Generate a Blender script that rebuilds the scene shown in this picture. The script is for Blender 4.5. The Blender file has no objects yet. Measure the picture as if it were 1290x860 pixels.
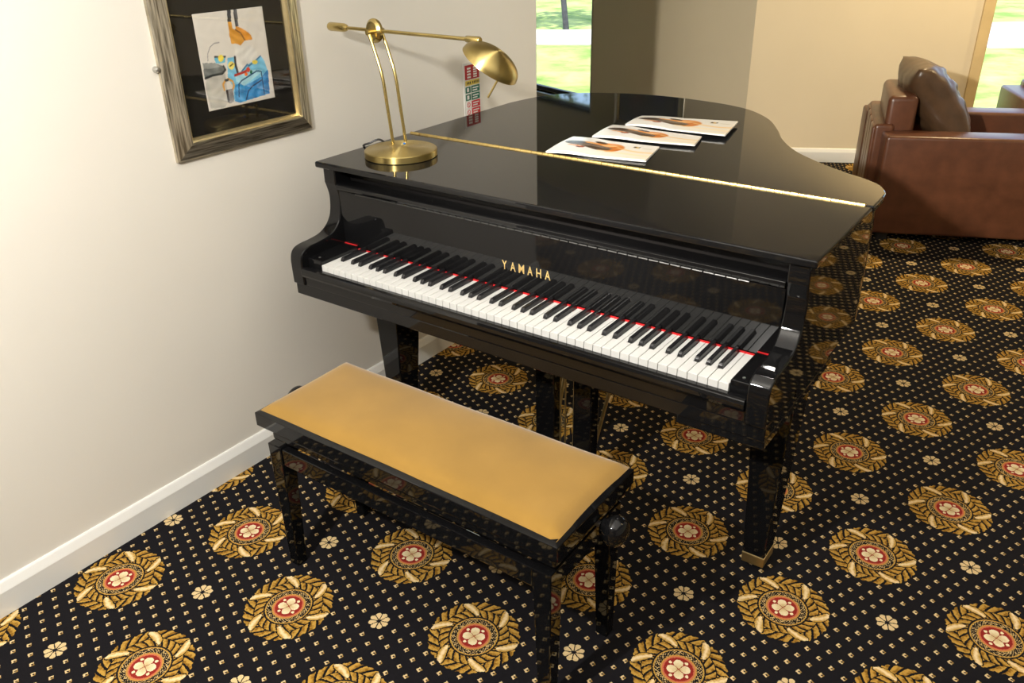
import bpy, bmesh, math, random
import numpy as np
from mathutils import Vector, Matrix
random.seed(7)
PI = math.pi
sc = bpy.context.scene
COL = sc.collection

# ---------------------------------------------------------------- camera, world, lights, exposure
cam_d = bpy.data.cameras.new('camera'); cam = bpy.data.objects.new('camera', cam_d); COL.objects.link(cam)
cam.location = (1.7459, -1.4894, 1.6212)
cam.rotation_euler = (1.0982, 0.0189, 0.6182)
cam_d.sensor_width = 36; cam_d.lens = 29.474; cam_d.clip_start = 0.05; cam_d.clip_end = 200
sc.camera = cam
vs = sc.view_settings
vs.view_transform = 'Standard'; vs.look = 'None'; vs.gamma = 1.0; vs.use_curve_mapping = False
vs.exposure = 0.0

world = bpy.data.worlds.new('sky'); sc.world = world; world.use_nodes = True
wn = world.node_tree; wn.nodes.clear()
sky = wn.nodes.new('ShaderNodeTexSky'); sky.sky_type = 'NISHITA'; sky.sun_disc = False
sky.sun_elevation = math.radians(48); sky.sun_rotation = math.radians(150)
bg = wn.nodes.new('ShaderNodeBackground'); bg.inputs[1].default_value = 0.45
wo = wn.nodes.new('ShaderNodeOutputWorld')
wn.links.new(sky.outputs[0], bg.inputs[0]); wn.links.new(bg.outputs[0], wo.inputs[0])

def lamp(name, kind, loc, energy, col, **kw):
    d = bpy.data.lights.new(name, kind); d.energy = energy; d.color = col
    for k, v in kw.items(): setattr(d, k, v)
    o = bpy.data.objects.new(name, d); COL.objects.link(o); o.location = loc
    return o
sun = lamp('sun', 'SUN', (0, -10, 12), 8.0, (1.0, 0.96, 0.88), angle=math.radians(1.0))
sun.rotation_euler = (math.radians(19), math.radians(8), 0)
# photographer's lamp standing left of the camera (the one hard shadow in the picture comes from it)
lamp('photo_lamp', 'POINT', (0.70, -1.72, 1.98), 158, (1.0, 0.965, 0.905), shadow_soft_size=0.035)
beam = lamp('far_fill_spot', 'SPOT', (0.70, -1.72, 2.03), 620, (1.0, 0.93, 0.80), shadow_soft_size=0.035,  # added fill, no real fixture: lifts the alcove wall and armchair
            spot_size=math.radians(50), spot_blend=0.75)
beam.rotation_euler = (Vector((0.85, 4.5, 0.65)) - Vector(beam.location)).to_track_quat('-Z', 'Y').to_euler()
ceil = lamp('ceiling_fill', 'AREA', (1.9, -0.6, 2.66), 42, (1.0, 0.95, 0.88), shape='SQUARE', size=3.0)  # added soft fill imitating ceiling bounce, no light fitting here
# warm ceiling downlights in the lounge to the right
for lx, ly, e in ((1.10, 4.27, 165), (2.6, 4.95, 110), (3.6, 1.8, 34)):
    lamp('ceiling_downlight', 'SPOT', (lx, ly, 2.64), e, (1.0, 0.76, 0.42), shadow_soft_size=0.06,
         spot_size=math.radians(150), spot_blend=0.6)

# ---------------------------------------------------------------- materials
MATS = {}
def sock(n, name): return n.inputs[name]
def principled(name, col=(.8, .8, .8), rough=.5, metal=0.0, spec=0.5, coat=0.0, noise=None, bump=None, aniso=0.0, sheen=0.0):
    """noise=(scale, amount, detail) multiplies the colour; bump=(scale, strength, dist)"""
    m = bpy.data.materials.new(name); m.use_nodes = True
    nt = m.node_tree; b = nt.nodes['Principled BSDF']
    b.inputs['Base Color'].default_value = (*col, 1); b.inputs['Roughness'].default_value = rough
    b.inputs['Metallic'].default_value = metal; b.inputs['Specular IOR Level'].default_value = spec
    b.inputs['Coat Weight'].default_value = coat; b.inputs['Coat Roughness'].default_value = 0.05
    b.inputs['Anisotropic'].default_value = aniso; b.inputs['Sheen Weight'].default_value = sheen
    tc = nt.nodes.new('ShaderNodeTexCoord')
    if noise:
        nz = nt.nodes.new('ShaderNodeTexNoise'); nz.inputs['Scale'].default_value = noise[0]; nz.inputs['Detail'].default_value = noise[2]
        nt.links.new(tc.outputs['Object'], nz.inputs['Vector'])
        r = nt.nodes.new('ShaderNodeMapRange'); r.inputs['From Min'].default_value = .3; r.inputs['From Max'].default_value = .7
        r.inputs['To Min'].default_value = 1 - noise[1]; r.inputs['To Max'].default_value = 1 + noise[1]
        nt.links.new(nz.outputs[0], r.inputs['Value'])
        mx = nt.nodes.new('ShaderNodeVectorMath'); mx.operation = 'SCALE'; mx.inputs[0].default_value = col
        nt.links.new(r.outputs[0], mx.inputs['Scale']); nt.links.new(mx.outputs[0], b.inputs['Base Color'])
    if bump:
        nb = nt.nodes.new('ShaderNodeTexNoise'); nb.inputs['Scale'].default_value = bump[0]; nb.inputs['Detail'].default_value = 4
        nt.links.new(tc.outputs['Object'], nb.inputs['Vector'])
        bp = nt.nodes.new('ShaderNodeBump'); bp.inputs['Strength'].default_value = bump[1]; bp.inputs['Distance'].default_value = bump[2]
        nt.links.new(nb.outputs[0], bp.inputs['Height']); nt.links.new(bp.outputs[0], b.inputs['Normal'])
    MATS[name] = m
    return m

principled('lacquer', (.006, .006, .0065), .035, spec=.33, noise=(3, .2, 2))
principled('lacquer_dull', (.012, .011, .011), .22, noise=(5, .2, 2))
principled('ivory', (.72, .72, .70), .22, noise=(9, .015, 2))
principled('ebony', (.014, .014, .016), .25, noise=(30, .2, 2))
principled('red_felt', (.62, .008, .012), .95, noise=(300, .15, 2), bump=(900, .3, .0005))
principled('brass', (.55, .43, .17), .26, 1.0, aniso=.4, noise=(6, .06, 2), bump=(220, .04, .0004))
principled('brass_bright', (.60, .46, .18), .42, 1.0, noise=(20, .08, 2))
principled('brass_dull', (.55, .42, .2), .45, 1.0, noise=(40, .1, 2))
principled('gold_letter', (.85, .62, .25), .35, .6, noise=(60, .1, 2))
principled('steel', (.55, .55, .53), .3, 1.0, noise=(20, .05, 2))
principled('cream_wall', (.77, .74, .67), .62, spec=.25, noise=(1.7, .018, 3), bump=(180, .045, .002))
principled('back_wall', (.70, .605, .435), .62, spec=.25, noise=(2.2, .02, 3), bump=(180, .05, .002))
principled('white_gloss', (.78, .78, .75), .25, noise=(4, .02, 2))
principled('ceiling_paint', (.72, .70, .65), .8, noise=(2, .02, 2))
principled('dark_wall', (.20, .15, .10), .6, noise=(2, .1, 2))
principled('velvet', (.305, .172, .034), .85, spec=.15, sheen=.35, noise=(7, .10, 5), bump=(420, .25, .0012))
principled('leather', (.105, .038, .018), .33, noise=(14, .22, 5), bump=(260, .16, .0015))
principled('leather_cushion', (.078, .043, .022), .33, noise=(11, .28, 5), bump=(240, .16, .0015))
principled('black_plastic', (.015, .015, .015), .4, noise=(20, .1, 2))
principled('blue_plastic', (.02, .16, .55), .4, noise=(20, .1, 2))
principled('black_mat', (.008, .007, .006), .7, spec=.12, noise=(12, .3, 4))
principled('gold_lip', (.75, .62, .34), .3, .9, noise=(30, .1, 2))
principled('window_dark', (.035, .03, .025), .4, noise=(8, .1, 2))
principled('timber_reveal', (.62, .47, .24), .5, noise=(6, .08, 4))
principled('sill_paint', (.46, .45, .36), .45, noise=(6, .04, 3))
principled('bark', (.06, .062, .065), .9, noise=(14, .35, 4), bump=(40, .6, .02))
principled('foliage', (.09, .2, .03), .7, noise=(3, .4, 3))
principled('path_stone', (.50, .48, .46), .8, noise=(1.5, .12, 4))
principled('paper_edge', (.78, .77, .74), .6, noise=(30, .04, 2))

def m_frame_wood():
    m = principled('frame_wood', (.36, .31, .22), .33, .88)
    nt = m.node_tree; b = nt.nodes['Principled BSDF']
    at = nt.nodes.new('ShaderNodeAttribute'); at.attribute_name = 'grain'
    nz = nt.nodes.new('ShaderNodeTexNoise'); nz.inputs['Scale'].default_value = 1.0; nz.inputs['Detail'].default_value = 6
    nt.links.new(at.outputs['Vector'], nz.inputs['Vector'])
    cr = nt.nodes.new('ShaderNodeValToRGB')
    cr.color_ramp.elements[0].position = .36; cr.color_ramp.elements[0].color = (.20, .17, .12, 1)
    cr.color_ramp.elements[1].position = .62; cr.color_ramp.elements[1].color = (.74, .68, .54, 1)
    nt.links.new(nz.outputs[0], cr.inputs[0]); nt.links.new(cr.outputs[0], b.inputs['Base Color'])
m_frame_wood()
def m_brushed():
    m = principled('brass_brushed', (.50, .39, .15), .36, 1.0, aniso=.92, noise=(6, .05, 2))
    nt = m.node_tree; b = nt.nodes['Principled BSDF']
    tg = nt.nodes.new('ShaderNodeTangent'); tg.direction_type = 'RADIAL'; tg.axis = 'Z'
    nt.links.new(tg.outputs[0], b.inputs['Tangent']); b.inputs['Anisotropic Rotation'].default_value = .25
m_brushed()
principled('hinge_dark', (.10, .10, .10), .35, .9, noise=(20, .1, 2))

def m_glass(name, ior=1.45, tint=(1, 1, 1)):
    m = bpy.data.materials.new(name); m.use_nodes = True; nt = m.node_tree; nt.nodes.clear()
    o = nt.nodes.new('ShaderNodeOutputMaterial'); mx = nt.nodes.new('ShaderNodeMixShader')
    t = nt.nodes.new('ShaderNodeBsdfTransparent'); t.inputs[0].default_value = (*tint, 1)
    g = nt.nodes.new('ShaderNodeBsdfGlossy'); g.inputs['Roughness'].default_value = .015
    f = nt.nodes.new('ShaderNodeFresnel')
    ge = nt.nodes.new('ShaderNodeNewGeometry'); mr = nt.nodes.new('ShaderNodeMapRange')   # same reflectance on either face of the pane
    mr.inputs['To Min'].default_value = ior; mr.inputs['To Max'].default_value = 1 / ior
    nt.links.new(ge.outputs['Backfacing'], mr.inputs['Value']); nt.links.new(mr.outputs[0], f.inputs[0])
    nt.links.new(f.outputs[0], mx.inputs[0]); nt.links.new(t.outputs[0], mx.inputs[1]); nt.links.new(g.outputs[0], mx.inputs[2])
    nt.links.new(mx.outputs[0], o.inputs[0]); MATS[name] = m
m_glass('glass')

def m_print(name, rough=.35, spec=.4):
    m = principled(name, (.8, .8, .8), rough, spec=spec)
    nt = m.node_tree; at = nt.nodes.new('ShaderNodeAttribute'); at.attribute_name = 'ink'
    nt.links.new(at.outputs['Color'], nt.nodes['Principled BSDF'].inputs['Base Color'])
m_print('print_gloss', .22); m_print('print_matte', .7, .2)

def m_grass():
    m = principled('grass', (.2, .35, .05), .9)
    nt = m.node_tree; b = nt.nodes['Principled BSDF']; tc = nt.nodes.new('ShaderNodeTexCoord')
    n1 = nt.nodes.new('ShaderNodeTexNoise'); n1.inputs['Scale'].default_value = 1.4; n1.inputs['Detail'].default_value = 9; n1.inputs['Roughness'].default_value = .7
    nt.links.new(tc.outputs['Object'], n1.inputs['Vector'])
    cr = nt.nodes.new('ShaderNodeValToRGB'); e = cr.color_ramp.elements
    e[0].position = .36; e[0].color = (.16, .28, .04, 1); e[1].position = .66; e[1].color = (.52, .60, .2, 1)
    nt.links.new(n1.outputs[0], cr.inputs[0]); nt.links.new(cr.outputs[0], b.inputs['Base Color'])
m_grass()

# --- tiny expression language over Math nodes, for the woven carpet
class E:
    nt = None
    def __init__(s, v): s.v = v
    @staticmethod
    def op(o, *a):
        n = E.nt.nodes.new('ShaderNodeMath'); n.operation = o
        for i, x in enumerate(a):
            x = x.v if isinstance(x, E) else x
            if isinstance(x, (int, float)): n.inputs[i].default_value = x
            else: E.nt.links.new(x, n.inputs[i])
        return E(n.outputs[0])
    def __add__(s, o): return E.op('ADD', s, o)
    __radd__ = __add__
    def __sub__(s, o): return E.op('SUBTRACT', s, o)
    def __rsub__(s, o): return E.op('SUBTRACT', o, s)
    def __mul__(s, o): return E.op('MULTIPLY', s, o)
    __rmul__ = __mul__
    def __lt__(s, o): return E.op('LESS_THAN', s, o)
    def __gt__(s, o): return E.op('GREATER_THAN', s, o)
def fract(a): return E.op('FRACT', a)
def eabs(a): return E.op('ABSOLUTE', a)
def esin(a): return E.op('SINE', a)
def ecos(a): return E.op('COSINE', a)
def emax(a, b): return E.op('MAXIMUM', a, b)
def emin(a, b): return E.op('MINIMUM', a, b)

LAT_O = (1.3526, 0.2265); LAT_A = (0.1361, 0.3357); LAT_B = (-0.3324, 0.1403)
def m_carpet():
    m = principled('carpet', (.01, .01, .01), .95, spec=.1, bump=(900, .5, .003))
    nt = m.node_tree; E.nt = nt; b = nt.nodes['Principled BSDF']
    tc = nt.nodes.new('ShaderNodeTexCoord'); sp = nt.nodes.new('ShaderNodeSeparateXYZ')
    # slight wobble of the weave
    wob = nt.nodes.new('ShaderNodeTexNoise'); wob.inputs['Scale'].default_value = 260; wob.inputs['Detail'].default_value = 1
    nt.links.new(tc.outputs['Object'], wob.inputs['Vector'])
    sub = nt.nodes.new('ShaderNodeVectorMath'); sub.operation = 'SUBTRACT'; sub.inputs[1].default_value = (.5, .5, .5)
    nt.links.new(wob.outputs['Color'], sub.inputs[0])
    scl = nt.nodes.new('ShaderNodeVectorMath'); scl.operation = 'SCALE'; scl.inputs['Scale'].default_value = .0042
    nt.links.new(sub.outputs[0], scl.inputs[0])
    ad = nt.nodes.new('ShaderNodeVectorMath'); ad.operation = 'ADD'
    nt.links.new(tc.outputs['Object'], ad.inputs[0]); nt.links.new(scl.outputs[0], ad.inputs[1])
    nt.links.new(ad.outputs[0], sp.inputs[0])
    x = E(sp.outputs[0]) - LAT_O[0]; y = E(sp.outputs[1]) - LAT_O[1]
    det = LAT_A[0] * LAT_B[1] - LAT_A[1] * LAT_B[0]
    i = x * (LAT_B[1] / det) + y * (-LAT_B[0] / det)
    j = x * (-LAT_A[1] / det) + y * (LAT_A[0] / det)
    S = .3615; rot = math.radians(67.6)
    def polar(li, lj):
        li = li * S; lj = lj * S
        r = E.op('SQRT', li * li + lj * lj)
        return r, E.op('ARCTAN2', lj, li) + rot
    li = fract(i + .5) - .5; lj = fract(j + .5) - .5
    r, th = polar(li, lj)
    r2, th2 = polar(fract(i) - .5, fract(j) - .5)
    nzn = nt.nodes.new('ShaderNodeTexNoise'); nzn.inputs['Scale'].default_value = 130; nzn.inputs['Detail'].default_value = 2
    nt.links.new(tc.outputs['Object'], nzn.inputs['Vector']); nz = E(nzn.outputs[0])
    def mixc(c0, c1, f):
        n = nt.nodes.new('ShaderNodeMix'); n.data_type = 'RGBA'
        for k, c in ((6, c0), (7, c1)):
            if isinstance(c, tuple): n.inputs[k].default_value = (*c, 1)
            else: nt.links.new(c, n.inputs[k])
        nt.links.new(f.v, n.inputs[0]); return n.outputs[2]
    black = (.0065, .0062, .0075)
    gold = (.50, .29, .055); brown = (.23, .11, .012); cream = (.80, .62, .35); tan = (.55, .39, .17)
    red = (.27, .022, .016); pink = (.55, .15, .075); orange = (.52, .24, .06)
    col = mixc(black, (.0115, .0105, .013), nz)
    # pin dots: little squares with a dark heart, 10 x 10 to the repeat
    a1 = fract(i * 10) - .5; b1 = fract(j * 10) - .5
    d = emax(eabs(a1), eabs(b1)); h = emax(eabs(a1 - .015), eabs(b1 + .02))
    rc, _ = polar(fract(i - a1 * .1 + .5) - .5, fract(j - b1 * .1 + .5) - .5)
    rc2, _ = polar(fract(i - a1 * .1) - .5, fract(j - b1 * .1) - .5)
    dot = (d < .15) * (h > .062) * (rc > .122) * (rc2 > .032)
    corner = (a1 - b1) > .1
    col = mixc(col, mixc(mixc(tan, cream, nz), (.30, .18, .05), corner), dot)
    # small rosette in the middle of every cell
    thq = th2 - rot
    pet = (r2 < (eabs(esin(thq * 4)) * .006 + .0215)) * ((eabs(esin(thq * 4)) * r2) > .0052)
    col = mixc(col, mixc(tan, cream, nz), pet)
    # wreath
    scal = esin(th * 36) * .0018
    wre = (r < (scal + .1155)) * (r > .0655)
    rm = r - .0895
    side = rm > 0.0
    ph = fract(th * (24 / (2 * PI)) + eabs(rm) * 34.0 + side * .45 + (nz - .5) * .18)
    vein = (ph < .31) + (eabs(rm) < .0013)
    leafc = mixc(brown, gold, emin(emax(ph * 2.2 - .75 + (nz - .5) * 3.4, 0.0), 1.0))
    leafc = mixc(leafc, black, emin(vein, 1.0))
    rib = fract((th - rm * 7.5) * (6 / (2 * PI)) - 8.5 / 60 + .5) - .5
    rq = (rm - .003) * 44.0
    ribw = E.op('SQRT', emax(1.0 - rq * rq, 0.0)) * .135 + (nz - .5) * .05
    ribm = eabs(rib) < ribw
    ribe = eabs(rib) < (ribw + .03)
    leafc = mixc(leafc, black, ribe)
    leafc = mixc(leafc, mixc(gold, cream, emin(emax((.1 - eabs(rib)) * 12.0 + (nz - .5) * 2.0, 0.0), 1.0)), ribm)
    col = mixc(col, leafc, wre)
    # inner rings
    ringm = (r < .0610)
    speck = esin(th * 38) * esin(r * 900.0) * .35 + nz * 1.5 - .25
    ringc = mixc(black, tan, (speck > .62))
    ringc = mixc(ringc, gold, (r > .0578))
    col = mixc(col, ringc, ringm)
    col = mixc(col, mixc(orange, gold, nz), r < .0435)
    col = mixc(col, pink, r < .0395)
    col = mixc(col, red, r < .0355)
    fa = th - math.radians(26)
    p4 = (r < (E.op('SQRT', eabs(ecos(fa * 2))) * .0205 + .008)) * ((eabs(ecos(fa * 2)) * r) > .0016)
    s4 = E.op('SQRT', (eabs(fract(fa * (4 / (2 * PI))) - .5) * r * 1.57) * (eabs(fract(fa * (4 / (2 * PI))) - .5) * r * 1.57) + (r - .0275) * (r - .0275)) < .0042
    fl = emin(p4 + s4, 1.0)
    col = mixc(col, mixc(tan, (.82, .70, .45), emin(r * 40 + (nz - .5), 1.0)), fl)
    nt.links.new(col, b.inputs['Base Color'])
m_carpet()

# ---------------------------------------------------------------- mesh helpers
def link(name, me, mat, parent=None, bevel=0, seg=2, smooth=False, angle=35):
    o = bpy.data.objects.new(name, me); COL.objects.link(o)
    if mat and not me.materials: me.materials.append(MATS[mat])
    if parent is not None: o.parent = parent
    if smooth:
        me.shade_smooth()
        try: me.set_sharp_from_angle(angle=math.radians(angle))
        except Exception: pass
    if bevel:
        md = o.modifiers.new('bevel', 'BEVEL'); md.width = bevel; md.segments = seg; md.limit_method = 'ANGLE'; md.angle_limit = math.radians(40)
        md.harden_normals = False
    return o
class MB:
    def __init__(s, off=(0, 0, 0)): s.v = []; s.f = []; s.off = Vector(off)
    def add(s, vs, fs):
        n = len(s.v); s.v += [Vector(v) - s.off for v in vs]; s.f += [tuple(i + n for i in f) for f in fs]; return s
    def box(s, x0, x1, y0, y1, z0, z1, M=None):
        vs = [Vector((x, y, z)) for z in (z0, z1) for y in (y0, y1) for x in (x0, x1)]
        if M: vs = [M @ v for v in vs]
        return s.add(vs, [(0, 2, 3, 1), (4, 5, 7, 6), (0, 1, 5, 4), (2, 6, 7, 3), (0, 4, 6, 2), (1, 3, 7, 5)])
    def taper(s, c0, h0, c1, h1, z0, z1):
        vs = []
        for c, h, z in ((c0, h0, z0), (c1, h1, z1)):
            for sx, sy in ((-1, -1), (1, -1), (1, 1), (-1, 1)): vs.append((c[0] + sx * h[0], c[1] + sy * h[1], z))
        return s.add(vs, [(3, 2, 1, 0), (4, 5, 6, 7)] + [(k, (k + 1) % 4, 4 + (k + 1) % 4, 4 + k) for k in range(4)])
    def prism(s, poly, t0, t1, f):
        """poly list of 2-D points; f(p, t) -> 3-D"""
        n = len(poly); vs = [f(p, t0) for p in poly] + [f(p, t1) for p in poly]
        return s.add(vs, [tuple(range(n))[::-1], tuple(range(n, 2 * n))] + [(k, (k + 1) % n, n + (k + 1) % n, n + k) for k in range(n)])
    def tube(s, pts, rad, n=12, cap=True):
        pts = [Vector(p) for p in pts]; m = len(pts)
        rad = rad if isinstance(rad, (list, tuple)) else [rad] * m
        vs = []; up = None
        for k, p in enumerate(pts):
            t = (pts[min(k + 1, m - 1)] - pts[max(k - 1, 0)]).normalized()
            if up is None: up = Vector((0, 0, 1)) if abs(t.z) < .9 else Vector((1, 0, 0))
            a = t.cross(up).normalized(); bb = a.cross(t).normalized(); up = bb
            for q in range(n):
                an = 2 * PI * q / n; vs.append(p + (a * math.cos(an) + bb * math.sin(an)) * rad[k])
        fs = [(k * n + q, k * n + (q + 1) % n, (k + 1) * n + (q + 1) % n, (k + 1) * n + q) for k in range(m - 1) for q in range(n)]
        if cap: fs += [tuple(range(n))[::-1], tuple(range((m - 1) * n, m * n))]
        return s.add(vs, fs)
    def lathe(s, prof, n=32, M=None):
        """prof [(r,z)]; ends with r=0 are closed"""
        vs = []; fs = []; idx = []
        for r, z in prof:
            if r <= 1e-6: idx.append([len(vs)]); vs.append(Vector((0, 0, z)))
            else:
                idx.append(list(range(len(vs), len(vs) + n)))
                vs += [Vector((r * math.cos(2 * PI * q / n), r * math.sin(2 * PI * q / n), z)) for q in range(n)]
        for a, b in zip(idx, idx[1:]):
            for q in range(n):
                q2 = (q + 1) % n
                if len(a) == 1 and len(b) == 1: continue
                if len(a) == 1: fs.append((a[0], b[q], b[q2]))
                elif len(b) == 1: fs.append((a[q2], a[q], b[0]))
                else: fs.append((a[q], b[q], b[q2], a[q2])[::-1])
        if M: vs = [M @ v for v in vs]
        return s.add(vs, fs)
    def mesh(s, name):
        me = bpy.data.meshes.new(name); me.from_pydata([tuple(v) for v in s.v], [], s.f); me.update()
        bm = bmesh.new(); bm.from_mesh(me); bmesh.ops.recalc_face_normals(bm, faces=bm.faces); bm.to_mesh(me); bm.free()
        return me
    def build(s, name, mat, parent=None, **kw): return link(name, s.mesh(name), mat, parent, **kw)
def tag(o, label=None, cat=None, group=None, kind=None):
    if label: o['label'] = label
    if cat: o['category'] = cat
    if group: o['group'] = group
    if kind: o['kind'] = kind
    return o
def thing(name, label, cat, loc=(0, 0, 0), rotz=0, group=None):
    o = bpy.data.objects.new(name, None); COL.objects.link(o); o.location = loc; o.rotation_euler = (0, 0, rotz)
    o.empty_display_size = .1
    return tag(o, label, cat, group)
def struct(o): o['kind'] = 'structure'; return o
def catmull(pts, k=6, closed=False):
    out = []; n = len(pts)
    for i in range(n - 1 if not closed else n):
        p = [pts[max(i - 1, 0)] if not closed else pts[(i - 1) % n], pts[i], pts[(i + 1) % n], pts[min(i + 2, n - 1)] if not closed else pts[(i + 2) % n]]
        p = [np.array(q, float) for q in p]
        for q in range(k):
            t = q / k
            out.append(tuple(.5 * (2 * p[1] + (p[2] - p[0]) * t + (2 * p[0] - 5 * p[1] + 4 * p[2] - p[3]) * t * t + (-p[0] + 3 * p[1] - 3 * p[2] + p[3]) * t ** 3)))
    if not closed: out.append(tuple(map(float, pts[-1])))
    return out
def inset(poly, d):
    n = len(poly); out = []
    for i in range(n):
        a, b, c = (np.array(poly[(i + k) % n], float) for k in (-1, 0, 1))
        e1 = (b - a) / max(np.linalg.norm(b - a), 1e-9); e2 = (c - b) / max(np.linalg.norm(c - b), 1e-9)
        n1 = np.array([-e1[1], e1[0]]); n2 = np.array([-e2[1], e2[0]]); m = n1 + n2; m /= max(np.linalg.norm(m), 1e-9)
        out.append(tuple(b + m * d / max(.5, float(m @ n1))))
    return out
def inkgrid(name, nu, nv, pos, colf, mat, parent, thick=0.0):
    """a sheet of nu x nv quads, pos(u,v)->xyz, printed with the colours colf(U,V)->(n,3) (flat ink, sRGB)"""
    U, V = np.meshgrid(np.linspace(0, 1, nu + 1), np.linspace(0, 1, nv + 1)); U = U.ravel(); V = V.ravel()
    vs = [pos(u, v) for u, v in zip(U, V)]
    w = nu + 1
    fs = [(j * w + i, j * w + i + 1, (j + 1) * w + i + 1, (j + 1) * w + i) for j in range(nv) for i in range(nu)]
    me = bpy.data.meshes.new(name); me.from_pydata(vs, [], fs); me.update()
    c = np.clip(colf(U, V), 0, 1); c = np.where(c <= .04045, c / 12.92, ((c + .055) / 1.055) ** 2.4)
    at = me.color_attributes.new('ink', 'FLOAT_COLOR', 'POINT')
    at.data.foreach_set('color', np.concatenate([c, np.ones((len(c), 1))], 1).astype(np.float32).ravel())
    me.shade_smooth()
    o = link(name, me, mat, parent)
    if thick:
        md = o.modifiers.new('solid', 'SOLIDIFY'); md.thickness = thick; md.offset = -1
    return o
def homography(src, dst):
    A = []
    for (x, y), (u, v) in zip(src, dst):
        A += [[x, y, 1, 0, 0, 0, -u * x, -u * y], [0, 0, 0, x, y, 1, -v * x, -v * y]]
    h = np.linalg.solve(np.array(A, float), np.array(dst, float).ravel())
    return np.append(h, 1).reshape(3, 3)
def inpoly(X, Y, poly):
    c = np.zeros(X.shape, bool); n = len(poly); j = n - 1
    for i in range(n):
        xi, yi = poly[i]; xj, yj = poly[j]
        with np.errstate(divide='ignore', invalid='ignore'):
            c ^= ((yi > Y) != (yj > Y)) & (X < (xj - xi) * (Y - yi) / (yj - yi + 1e-12) + xi)
        j = i
    return c

# ---------------------------------------------------------------- the room
WX = -0.330                                   # face of the left wall
CZ = 2.70
corner = Vector((-.409, 4.339, 0))
A20 = math.radians(-20); dA = Vector((math.cos(A20), math.sin(A20), 0)); nA = Vector((dA.y, -dA.x, 0))   # faces the room
A26 = math.radians(26.3); dB = Vector((math.cos(A26), math.sin(A26), 0)); nB = Vector((dB.y, -dB.x, 0))
def onA(k, out, z): return corner - dA * k + nA * out + Vector((0, 0, z))       # k metres left of the corner
def onB(k, out, z): return corner + dB * k + nB * out + Vector((0, 0, z))       # k metres right of the corner
floor_poly = [(WX - .1, -1.25), (WX - .1, 1.5), tuple(onA(4.2, -.1, 0))[:2]]
floor_poly = [(WX - .02, -1.27), (WX - .02, 1.5), (-4.3, 1.5), tuple(onA(4.1, -.02, 0))[:2], tuple(onA(0, -.02, 0))[:2],
              tuple(onB(6.4, -.02, 0))[:2], (5.6, -4.6), (-3.1, -4.6), (-3.1, -1.27)]
bmf = MB().prism(floor_poly, -.04, 0.0, lambda p, t: (p[0], p[1], t))
struct(bmf.build('floor', 'carpet'))
struct(MB().prism(floor_poly, CZ, CZ + .1, lambda p, t: (p[0], p[1], t)).build('ceiling', 'ceiling_paint'))
struct(MB().box(WX - .28, WX, -1.25, 1.593, 0, CZ).build('wall_left', 'cream_wall', bevel=.004))
struct(MB().box(-4.6, WX - .28, 1.38, 1.58, 0, CZ).build('wall_return', 'cream_wall'))
struct(MB().box(-4.6, -4.4, 1.58, 6.3, 0, CZ).build('wall_alcove_side', 'cream_wall'))
struct(MB().box(-3.2, WX - .28, -1.25, -1.10, 0, CZ).build('wall_recess', 'dark_wall'))
struct(MB().box(-3.3, -3.1, -4.7, -1.1, 0, CZ).build('wall_far_left', 'dark_wall'))
struct(MB().box(-3.3, 5.7, -4.8, -4.6, 0, CZ).build('wall_rear', 'dark_wall'))
struct(MB().box(5.6, 5.8, -4.8, 7.2, 0, CZ).build('wall_right', 'cream_wall'))

def wall_with_window(name, on, k0, k1, w0, w1, z0, z1, mat, th=.22):
    b = MB()
    def bx(a, c, zz0, zz1):
        vs = [on(k, o, z) for z in (zz0, zz1) for o in (0, -th) for k in (a, c)]
        b.add(vs, [(0, 2, 3, 1), (4, 5, 7, 6), (0, 1, 5, 4), (2, 6, 7, 3), (0, 4, 6, 2), (1, 3, 7, 5)])
    bx(k0, w0, 0, CZ); bx(w1, k1, 0, CZ); bx(w0, w1, 0, z0); bx(w0, w1, z1, CZ)
    return struct(b.build(name, mat))
def obox(on, a, c, o0, o1, z0, z1):
    vs = [on(k, o, z) for z in (z0, z1) for o in (o0, o1) for k in (a, c)]
    return MB().add(vs, [(0, 2, 3, 1), (4, 5, 7, 6), (0, 1, 5, 4), (2, 6, 7, 3), (0, 4, 6, 2), (1, 3, 7, 5)])
KW0 = 1.715                                   # near jamb of the narrow window, left of the corner
wall_with_window('wall_alcove', onA, 0.0, 4.3, KW0, 3.2, .135, 1.93, 'back_wall')
KB0 = 1.475
wall_with_window('wall_back', onB, 0.0, 6.9, KB0, 3.6, .135, 2.0, 'back_wall')
def window(name, on, w0, w1, z0, z1, reveal):
    fr = .035
    root = struct(obox(on, w0, w1, -.10, -.06, z0, z0 + fr).build(name, 'window_dark', bevel=.003))
    for part, a in (('top_rail', (w0, w1, z1 - fr, z1)), ('stile', (w0, w0 + fr * .35, z0 + fr, z1 - fr)), ('stile', (w1 - fr, w1, z0 + fr, z1 - fr)),
                    ('mullion', (w0 + 1.02, w0 + 1.02 + fr, z0 + fr, z1 - fr))):
        obox(on, a[0], a[1], -.10, -.06, a[2], a[3]).build(part, 'window_dark', root, bevel=.002)
    m = w0 + 1.02
    obox(on, w0 + fr * .35, m, -.083, -.079, z0 + fr, z1 - fr).build('pane', 'glass', root)
    obox(on, m + fr, w1 - fr, -.083, -.079, z0 + fr, z1 - fr).build('pane', 'glass', root)
    obox(on, w0 - .03, w1 + .03, -.06, .03, z0 - .025, z0).build('sill', 'sill_paint', root, bevel=.004)
    obox(on, w0, w1, -.06, .0, z1 - .0, z1 + .012).build('head_lining', 'sill_paint', root)
    obox(on, w0 - .012, w0, -.06, .004, z0, z1).build('jamb_lining', reveal, root)
    return root
window('window_1', onA, KW0, 3.2, .135, 1.93, 'sill_paint')
window('window_2', onB, KB0 + .012, 3.6, .135, 2.0, 'timber_reveal')
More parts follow.
